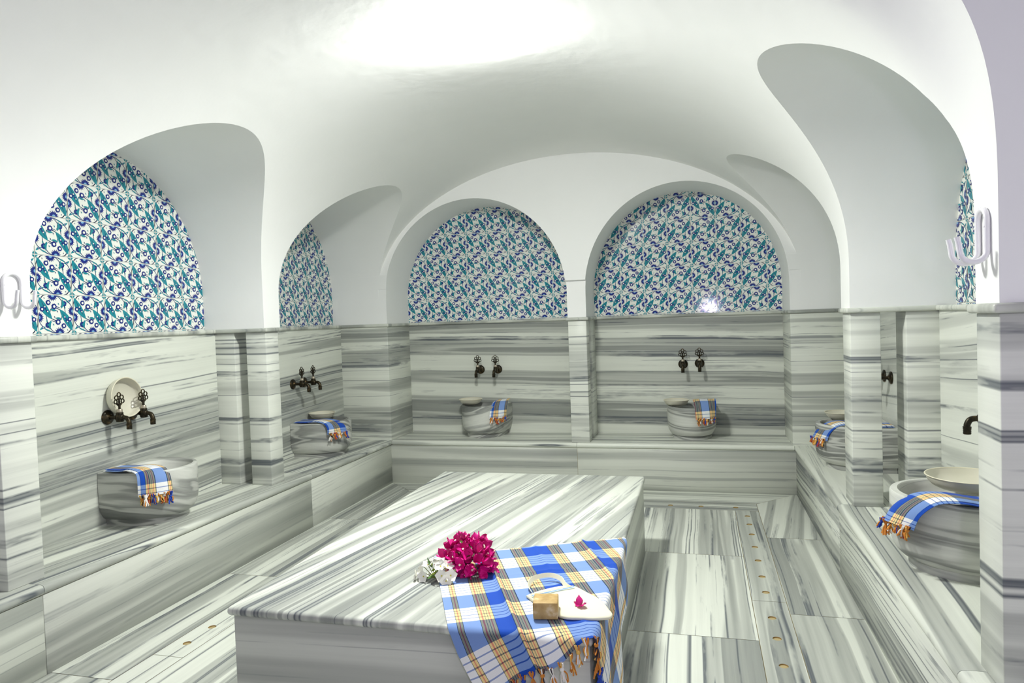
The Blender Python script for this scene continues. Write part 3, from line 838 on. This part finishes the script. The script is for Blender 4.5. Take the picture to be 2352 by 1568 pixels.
def draped(label,path,w0,w1,acr0,acr1,u0,v0,loc,layers=2,ulen=.17,tas=9,seed=1,curl=.0,tl=.05):
    """folded towel laid along a path; acr = unit vectors across at start and end"""
    random.seed(seed); loc=Vector(loc)
    root=thing('folded_plaid_towel',label,'towel',loc)
    P=smoothpath(path,7); n=len(P)-1
    L=[0]
    for a,b in zip(P,P[1:]): L.append(L[-1]+(b-a).length)
    tot=L[-1]; v0=.915-tot
    A0=Vector(acr0).normalized(); A1=Vector(acr1).normalized()
    sg=1 if A0.cross((P[1]-P[0]).normalized()).z>0 else -1
    for k in range(layers):
        off_t=.006*(layers-1-k); dw=.012*(layers-1-k)
        cut=.03*(layers-1-k)
        def fn(u,v,k=k):
            i=min(int(v*n),n-1); f=v*n-i; c=P[i].lerp(P[i+1],f)
            t=(P[i+1]-P[i]).normalized(); a=A0.lerp(A1,v).normalized(); nr=(a.cross(t)*sg).normalized()
            w=w0+(w1-w0)*v
            h=-off_t+curl*sin(pi*u)*v-((u-.5)*w)**2/.5*max(0,v-.35)*1.5
            return c+a*(u-.5)*(w+dw*(-1 if k%2 else 1)*.8)+a*(.006 if k%2 else -.004)+nr*(h+.004*sin(u*pi*2+v*3)*v)-loc
        cloth_grid('cloth_fold',fn,26,30,lambda a,b,k=k:(u0+a*ulen+.12*k,v0+b*tot),root,th=.003)
    e=P[-1]; t=(P[-1]-P[-2]).normalized()
    for i in range(tas):
        a=A1; p=e+a*((i+.5)/tas-.5)*w1-loc
        d=Vector((t.x*.35,t.y*.35,-1))
        cols=[('orange','yellow','black'),('white','orange'),('orange','red'),('blue','blue','orange'),('yellow','orange','white')][i%5]
        tassel(root,p+Vector((0,0,.010)),d+Vector((random.uniform(-.35,.35),random.uniform(-.35,.35),0)),tl*random.uniform(.7,1.3),cols,R=.0105,knot=i%2==0)
    return root
zr=HB
draped('plaid towel over the nearest basin on the left wall',[(-3.41,3.395,zr+.345),(-3.30,3.39,zr+.345),(-3.20,3.39,zr+.350),(-3.13,3.385,zr+.335),(-3.085,3.360,zr+.29),(-3.070,3.350,zr+.20)],.14,.17,(0,1,0),(.62,.72,0),.085,.02,(-3.3,3.4,zr+.33),seed=1,curl=.012,tl=.055)
draped('plaid towel over the basin in the far left niche',[(-3.42,5.41,zr+.322),(-3.30,5.41,zr+.324),(-3.18,5.42,zr+.328),(-3.10,5.43,zr+.31),(-3.055,5.425,zr+.27),(-3.04,5.42,zr+.215)],.13,.17,(0,1,0),(.57,.82,0),.185,.30,(-3.3,5.4,zr+.31),seed=2,curl=.012,tl=.055)
draped('narrow plaid towel hanging over the dark grey back basin',[(-1.885,6.63,zr+.365),(-1.885,6.56,zr+.36),(-1.885,6.50,zr+.335),(-1.887,6.462,zr+.28),(-1.892,6.450,zr+.200)],.13,.16,(1,0,.12),(.70,.60,.0),.090,.10,(-1.95,6.5,zr+.3),seed=3,curl=.012)
draped('plaid towel hanging over the banded basin right of the back column',[(.035,6.58,zr+.365),(.038,6.51,zr+.362),(.043,6.45,zr+.34),(.050,6.412,zr+.28),(.053,6.400,zr+.205)],.19,.18,(1,0.1,0),(.83,.52,0),.125,.24,(.03,6.5,zr+.3),seed=4,curl=.01)
draped('plaid towel over the basin at the right edge of the view',[(1.24,3.20,zr+.345),(1.10,3.20,zr+.345),(.99,3.215,zr+.356),(.90,3.24,zr+.345),(.83,3.27,zr+.285),(.795,3.285,zr+.215)],.15,.16,(0,1,0),(-.45,1,0),.190,.30,(1.0,3.2,zr+.33),seed=6,curl=.02)
draped('plaid towel over the basin behind the right column',[(1.27,5.30,zr+.335),(1.10,5.30,zr+.335),(.98,5.32,zr+.346),(.90,5.35,zr+.33),(.84,5.38,zr+.275),(.81,5.39,zr+.215)],.15,.16,(0,1,0),(-.45,1,0),.190,.30,(1.0,5.3,zr+.33),seed=7,curl=.02)

# ------------------------------------------------------------------ kese mitt, soap, petal
def kese():
    P=[(-.659,2.539),(-.619,2.597),(-.519,2.668),(-.454,2.631),(-.372,2.541),(-.332,2.462),(-.318,2.430),(-.325,2.405),(-.35,2.396),(-.414,2.384),(-.494,2.38),(-.607,2.486)]
    loc=Vector((-.5,2.5,GH+.008)); root=thing('bath_mitt','cream cloth bath mitt with a hanging loop on the plaid towel','bath mitt',loc)
    O=smoothpath([(x,y,0) for x,y in P]+[(P[0][0],P[0][1],0)],4)[:-1]
    c=sum(O,Vector())/len(O); bm=bmesh.new()
    def ring(f,z): return [bm.verts.new(Vector((c.x+(p.x-c.x)*f,c.y+(p.y-c.y)*f,GH+z+.004*noise.noise(p*9)))-loc) for p in O]
    R=[ring(.985,.008),ring(1.0,.011),ring(1.0,.015),ring(.985,.018),ring(.93,.0205),ring(.75,.022),ring(.4,.0225)]
    n=len(O)
    for a,b in zip(R,R[1:]):
        for i in range(n): bm.faces.new((a[i],a[(i+1)%n],b[(i+1)%n],b[i]))
    bm.faces.new(R[-1]); bm.faces.new(list(reversed(R[0]))); bmesh.ops.recalc_face_normals(bm,faces=bm.faces)
    cr=plain('cream_cotton',(.80,.78,.59),.9)
    mesh_obj('mitt_body',bm,cr,root,angle=60)
    # woven stripes along the cuff
    a=Vector((-.645,2.535)); b=Vector((-.502,2.650)); d=(b-a).normalized(); nn=Vector((d.y,-d.x))
    for name,o,w,col in (('blue_stripe',.017,.006,(.10,.30,.62)),('yellow_stripe',.008,.0035,(.80,.55,.20)),('blue_stripe',.026,.002,(.15,.4,.7))):
        bm=bmesh.new(); V=[]
        for i in range(13):
            t=i/12; q=a.lerp(b,t)+nn*o; z=GH+.0262
            V.append((bm.verts.new(Vector((q.x,q.y,z))-loc),bm.verts.new(Vector((q.x+nn.x*w,q.y+nn.y*w,z))-loc)))
        for p,q in zip(V,V[1:]): bm.faces.new((p[0],p[1],q[1],q[0]))
        bm.normal_update()
        if bm.faces[0].normal.z<0 if hasattr(bm.faces,'ensure_lookup_table') and not bm.faces.ensure_lookup_table() else False: bmesh.ops.reverse_faces(bm,faces=bm.faces)
        mesh_obj(name,bm,plain('mitt_'+name,col,.9),root,smooth=False)
    # hanging loop
    pts=smoothpath([(-.640,2.575,GH+.010),(-.668,2.625,GH+.018),(-.665,2.690,GH+.026),(-.610,2.725,GH+.030),(-.560,2.700,GH+.030),(-.530,2.655,GH+.022),(-.505,2.635,GH+.018)],7)
    bm=bmesh.new(); V=[]
    for i,p in enumerate(pts):
        t=(pts[min(i+1,len(pts)-1)]-pts[max(i-1,0)]).normalized(); s=t.cross(Vector((0,0,1))).normalized()
        V.append([bm.verts.new(p-loc+o) for o in (Vector((0,0,-.008))+s*.004,Vector((0,0,.008))-s*.004,Vector((0,0,.0075))-s*.006,Vector((0,0,-.0085))+s*.002)])
    for p,q in zip(V,V[1:]):
        for i in range(4): bm.faces.new((p[i],p[(i+1)%4],q[(i+1)%4],q[i]))
    bm.faces.new(V[0]); bm.faces.new(list(reversed(V[-1]))); bmesh.ops.recalc_face_normals(bm,faces=bm.faces)
    mesh_obj('hanging_loop',bm,cr,root,angle=60)
kese()
def soap_mat():
    m, nt, b = new_mat('olive_soap'); N=nt.nodes; L=nt.links
    tc=N.new('ShaderNodeTexCoord'); n=N.new('ShaderNodeTexNoise'); n.inputs['Scale'].default_value=28; n.inputs['Detail'].default_value=6
    L.new(tc.outputs['Object'], n.inputs['Vector'])
    r=ramp(nt,[(.35,(.42,.27,.085)),(.55,(.55,.38,.15)),(.66,(.72,.60,.36)),(.75,(.86,.80,.66))]); L.new(n.outputs['Fac'],r.inputs[0]); L.new(r.outputs[0],b.inputs['Base Color'])
    b.inputs['Roughness'].default_value=.6; b.inputs['Subsurface Weight'].default_value=.0
    return m
bm=bmesh.new(); box(bm,-.044,.044,-.045,.045,0,.060,bev=.005,seg=3)
for v in bm.verts: v.co+= Vector((noise.noise(v.co*30),noise.noise(v.co*30+Vector((5,0,0))),0))*.0015
o=mesh_obj('soap_block',bm,soap_mat(),angle=50); o.location=(-.552,2.405,GH+.008); o.rotation_euler=(0,0,radians(9))
tag(o,'chunky olive brown soap block standing beside the cream bath mitt','soap')

MAG=plain('magenta_bract',(.60,.004,.16),.55); MAG.node_tree.nodes['Principled BSDF'].inputs['Subsurface Weight'].default_value=0
def mag_mat():
    m, nt, b = new_mat('magenta_bract'); N=nt.nodes; L=nt.links
    tc=N.new('ShaderNodeTexCoord'); n=N.new('ShaderNodeTexNoise'); n.inputs['Scale'].default_value=22; n.inputs['Detail'].default_value=2
    L.new(tc.outputs['Object'], n.inputs['Vector'])
    r=ramp(nt,[(.35,(.48,.0,.15)),(.65,(.82,.003,.30))]); L.new(n.outputs['Fac'],r.inputs[0]); L.new(r.outputs[0],b.inputs['Base Color'])
    b.inputs['Roughness'].default_value=.5
    return m
MAG=mag_mat()
WPET=plain('white_petal',(.86,.86,.78),.5); GRN=plain('leaf_green',(.06,.16,.02),.45); YEL=plain('flower_throat',(.60,.55,.08),.5); FLW=plain('floret_white',(.88,.84,.66),.5)
def petal(bm,M,ln,wd,cup,tip=.0,mi=0,nu=6,nv=4,ruf=.0,ph=0):
    """curved petal growing along +y from the origin"""
    G=[]
    for j in range(nu+1):
        t=j/nu; row=[]
        w=wd*(sin(pi*min(t*.86+.07,1))**.75)*(1-.35*max(0,t-.8)/.2*(1-tip))
        for i in range(nv+1):
            s=i/nv*2-1
            z=cup*t*t + cup*.6*s*s*wd*8 + ruf*sin(s*5+t*7+ph)*t
            y=ln*(t - (0.12*(abs(s))**2*t))
            row.append(bm.verts.new(M @ Vector((s*w*.5,y,z))))
        G.append(row)
    for j in range(nu):
        for i in range(nv): bm.faces.new((G[j][i],G[j][i+1],G[j+1][i+1],G[j+1][i])).material_index=mi
def bracts(bm,M,size,seed):
    random.seed(seed)
    for k in range(3):
        a=2*pi*k/3+random.uniform(-.3,.3)
        R=M @ Matrix.Rotation(a,4,'Z') @ Matrix.Rotation(radians(random.uniform(35,62)),4,'X')
        petal(bm,R,size*random.uniform(.9,1.1),size*.85,size*.18,tip=0,ruf=size*.08,ph=k)
def orient(d):
    d=Vector(d).normalized(); return d.to_track_quat('Z','Y').to_matrix().to_4x4()
def magenta_bunch():
    C=Vector((-.975,2.775,GH)); root=thing('bougainvillea_bunch','bunch of magenta bougainvillea flowers lying on the far left corner of the plaid towel','flowers',C)
    spots=[]
    random.seed(21)
    n=46
    blobs=[((.020,-.01,.058),(.068,.07,.048),30),((-.038,.035,.085),(.040,.04,.038),12),((-.072,-.01,.060),(.026,.03,.024),6),((.048,-.015,.040),(.055,.055,.035),12),((.025,.045,.085),(.045,.045,.032),10)]
    for c,r,k in blobs:
        for i in range(k):
            th=2*pi*(i*.618)+.4; ph=math.acos(1-1.75*(i+.5)/k)
            d=Vector((sin(ph)*cos(th),sin(ph)*sin(th),cos(ph)))
            p=Vector((c[0]+d.x*r[0],c[1]+d.y*r[1],c[2]+d.z*r[2]))
            if p.z<.012: p.z=.012+random.uniform(0,.01)
            spots.append((p,Vector((d.x,d.y,d.z+.15))))
    for i,(p,d) in enumerate(spots):
        M=Matrix.Translation(p) @ orient(d+Vector((random.uniform(-.2,.2),random.uniform(-.2,.2),random.uniform(0,.2)))) @ Matrix.Rotation(random.uniform(0,6),4,'Z')
        bm=bmesh.new(); bracts(bm,M,.046,i*7+3); fl=mesh_obj('flower',bm,MAG,root,angle=80)
        random.seed(i+100)
        if random.random()<.6:
            bm=bmesh.new()
            for k in range(random.choice((1,2))):
                e=M @ Matrix.Translation((random.uniform(-.006,.006),random.uniform(-.006,.006),0)) 
                tube(bm,[e@Vector((0,0,.002)),e@Vector((.001,0,.014)),e@Vector((.002,.001,.022))],[.0012,.0014,.0022],6)
                lathe(bm,[(.0,.0225),(.0045,.0235),(.0048,.0228),(.002,.021)],8,e@Matrix.Translation((.002,.001,0)))
            mesh_obj('floret',bm,FLW,fl,angle=60)
    for i,(x,y,z,a) in enumerate([(.03,-.035,.105,.5),(.05,-.045,.09,2.2),(.045,-.06,.075,-1.2),(.0,-.01,.12,1.5),(.02,-.05,.08,-2.5),(-.02,-.04,.09,3.0),(-.045,-.035,.05,2.6),(.07,-.03,.08,.2)]):
        bm=bmesh.new(); petal(bm,Matrix.Translation((x,y,z))@Matrix.Rotation(a,4,'Z')@Matrix.Rotation(.5,4,'X'),.036,.018,.006); mesh_obj('leaf',bm,GRN,root,angle=80)
    bm=bmesh.new()
    for c,r,k in blobs: tube(bm,smoothpath([(-.02,-.02,.008),(0,0,.02),(c[0],c[1],c[2]*.8)],4),.0022,6)
    mesh_obj('stem',bm,plain('stem_green',(.10,.13,.03),.6),root)
magenta_bunch()
def white_bunch():
    C=Vector((-1.085,2.675,GH)); root=thing('white_flower_bunch','small bunch of white flowers left of the magenta flowers','flowers',C)
    S=[((-.050,-.010,.035),(-.7,-.6,.5)),((-.035,-.030,.022),(-.3,-1,.25)),((-.055,.02,.045),(-.8,.0,.8)),((-.02,.03,.062),(-.2,.1,1)),((.005,.025,.070),(.1,.2,1)),
       ((.035,-.015,.062),(.0,-.65,.8)),((.060,.0,.060),(.55,-.3,.8)),((.050,-.045,.035),(.2,-1,.35)),((.085,-.035,.035),(.6,-.8,.45)),((.022,.01,.068),(-.1,-.3,1)),((-.028,.005,.058),(-.2,-.4,1)),((-.07,-.02,.02),(-1,-.4,.2)),((.07,-.05,.018),(.3,-1,.15))]
    for i,(p,d) in enumerate(S):
        random.seed(i+60)
        M=Matrix.Translation(p)@orient(d)@Matrix.Rotation(random.uniform(0,3),4,'Z')
        bm=bmesh.new()
        for k in range(5): petal(bm,M@Matrix.Rotation(2*pi*k/5,4,'Z')@Matrix.Rotation(radians(16),4,'X'),.029,.030,.004,tip=1,ruf=.0008,ph=k)
        fl=mesh_obj('flower',bm,WPET,root,angle=80)
        bm=bmesh.new(); lathe(bm,[(.0,.0005),(.003,.001),(.0035,.0022),(.0015,.0015),(0,.001)],8,M); mesh_obj('throat',bm,YEL,fl)
    for i,(x,y,z,a,t) in enumerate([(-.005,-.03,.025,-.6,.3),(-.012,-.045,.018,-.3,.1),(.0,-.015,.04,-2.6,.5),(-.01,.0,.05,1.2,.9),(.09,.0,.04,-1.1,.6),(.0,-.03,.03,-2.4,.1),(-.03,.05,.04,.6,.2)]):
        bm=bmesh.new(); petal(bm,Matrix.Translation((x,y,z))@Matrix.Rotation(a,4,'Z')@Matrix.Rotation(t,4,'X'),.045,.013,.004); mesh_obj('leaf',bm,GRN if i%2 else plain('leaf_lime',(.25,.34,.02),.45),root,angle=80)
    bm=bmesh.new()
    for p,d in S: tube(bm,smoothpath([(0,0,.008),(p[0]*.4,p[1]*.4,p[2]*.5),(p[0],p[1],p[2])],3),.0016,5)
    mesh_obj('stem',bm,plain('stem_pale_green',(.22,.28,.05),.6),root)
white_bunch()
root=thing('loose_bract','single magenta petal flower lying on the cream bath mitt','flower',(-.440,2.462,GH+.0235))
bm=bmesh.new()
petal(bm,Matrix.Rotation(.25,4,'Z')@Matrix.Rotation(1.15,4,'X'),.040,.026,-.010,tip=.3,ruf=.003); petal(bm,Matrix.Rotation(-1.7,4,'Z')@Matrix.Rotation(.35,4,'X'),.030,.026,.006,ruf=.003,ph=2); petal(bm,Matrix.Rotation(1.3,4,'Z')@Matrix.Rotation(.30,4,'X'),.026,.024,.006,ruf=.003,ph=1)
petal(bm,Matrix.Rotation(-2.8,4,'Z')@Matrix.Rotation(.25,4,'X'),.022,.024,.004,ruf=.002,ph=1)
mesh_obj('bract',bm,MAG,root,angle=80)
bm=bmesh.new(); tube(bm,[(.003,0,.004),(.010,-.002,.014),(.013,-.002,.024)],[.0008,.0008,.001],5); mesh_obj('stamen',bm,plain('stamen_brown',(.2,.1,.06),.6),root)

# ------------------------------------------------------------------ coat hooks
def hook(label,loc,sgn,ws=.042):
    """inverted U on the wall, both legs curl out into prongs; local x points into the room"""
    root=thing('coat_hook',label,'coat hook',loc); r=.0085
    zt,zb=.0,-.136
    bm=bmesh.new()
    P=[(r,-ws,zb+.02)]+[(r,-ws*cos(pi*i/12),zt-ws+ws*1.0*sin(pi*i/12)) for i in range(13)]+[(r,ws,zb+.02)]
    P=[(x*sgn,y,z) for x,y,z in P]
    tube(bm,P,r,12); mesh_obj('back_loop',bm,HOOKW,root,angle=60)
    for s in (-1,1):
        bm=bmesh.new(); Q=[(r,s*ws,zb+.02)]+[(r+.036-.036*cos(pi*i/12),s*ws,zb+.012-.034*sin(pi*i/12)) for i in range(13)]
        Q+=[(r+.072+.003,s*ws,zb+.035),(r+.072+.008,s*ws,zb+.055)]
        Q=[(x*sgn,y,z) for x,y,z in Q]
        tube(bm,Q,[r]*14+[r*.98,r*.92],12); mesh_obj('prong',bm,HOOKW,root,angle=60)
        bm=bmesh.new(); lathe(bm,[(.0,.0012),(.003,.001),(.0036,-.001)],10,Matrix.Translation((sgn*2*r*.97,s*ws,-.055))@Matrix.Rotation(sgn*pi/2,4,'Y')); mesh_obj('screw',bm,HOOKW,root)
    return root
hook('white double coat hook on the plaster at the left edge',(XL,2.495,1.856),1,.043)
hook('white double coat hook on the plaster at the right edge',(XR,2.405,1.850),-1,.036)

# ------------------------------------------------------------------ ceiling light
LX,LY=-1.10,3.33
def vault_z(x,y):
    n,b=vpar(y)
    return ZC+b*(1-(abs(x-VXC)/VA)**n)**(1/n)
lz=vault_z(LX,LY)
root=thing('ceiling_light','round glowing dome light at the crown of the vault','ceiling light',(LX,LY,lz))
m,nt,b=new_mat('lit_opal_glass'); b.inputs['Emission Color'].default_value=(.98,1.0,.945,1); b.inputs['Emission Strength'].default_value=300
b.inputs['Base Color'].default_value=(.9,.9,.88,1)
bm=bmesh.new(); lathe(bm,[(.168,.004),(.168,-.018),(.145,-.036),(.10,-.050),(.05,-.056),(.0,-.057)],40,cap=False); mesh_obj('opal_shade',bm,m,root)
bm=bmesh.new(); lathe(bm,[(.150,.010),(.150,-.006),(.146,-.010),(.0,-.010)],40,cap=False); mesh_obj('mounting_ring',bm,plain('light_ring',(.85,.86,.84),.4),root)

# ------------------------------------------------------------------ lavender ambient fill and camera flash from the entrance side
w=bpy.data.worlds.new('World'); bpy.context.scene.world=w; w.use_nodes=True
bg=w.node_tree.nodes['Background']; bg.inputs[0].default_value=(.86,.83,1.0,1); bg.inputs[1].default_value=.24
pl=bpy.data.lights.new('camera_flash','POINT'); pl.color=(.83,.74,1.0); pl.energy=30; pl.shadow_soft_size=.05
po=bpy.data.objects.new('camera_flash',pl); COL.objects.link(po); po.location=(.22,-.08,1.66)

# ------------------------------------------------------------------ camera
cam=bpy.data.cameras.new('camera'); co=bpy.data.objects.new('camera',cam); COL.objects.link(co)
cam.sensor_width=36; cam.lens=1601.2/2352*36; cam.clip_start=.02
r_=Vector((0.96562965,0.25767706,-0.03408691)); u_=Vector((0.02476574,0.03933427,0.99891915)); f_=Vector((-0.25873933,0.96543014,-0.03160077))
M=Matrix((( r_.x,u_.x,-f_.x,0),(r_.y,u_.y,-f_.y,0),(r_.z,u_.z,-f_.z,1.5682),(0,0,0,1)))
co.matrix_world=M
sc=bpy.context.scene; sc.camera=co
sc.view_settings.view_transform='Standard'; sc.view_settings.look='None'; sc.view_settings.gamma=1
sc.view_settings.use_curve_mapping=False
sc.view_settings.exposure=0.24
sc.cycles.max_bounces=10; sc.cycles.diffuse_bounces=6

# ------------------------------------------------------------------ to metres
done=set()
for o in bpy.data.objects:
    o.location=o.location*K
    if o.type=='MESH' and o.data.name not in done:
        done.add(o.data.name); o.data.transform(Matrix.Scale(K,4))
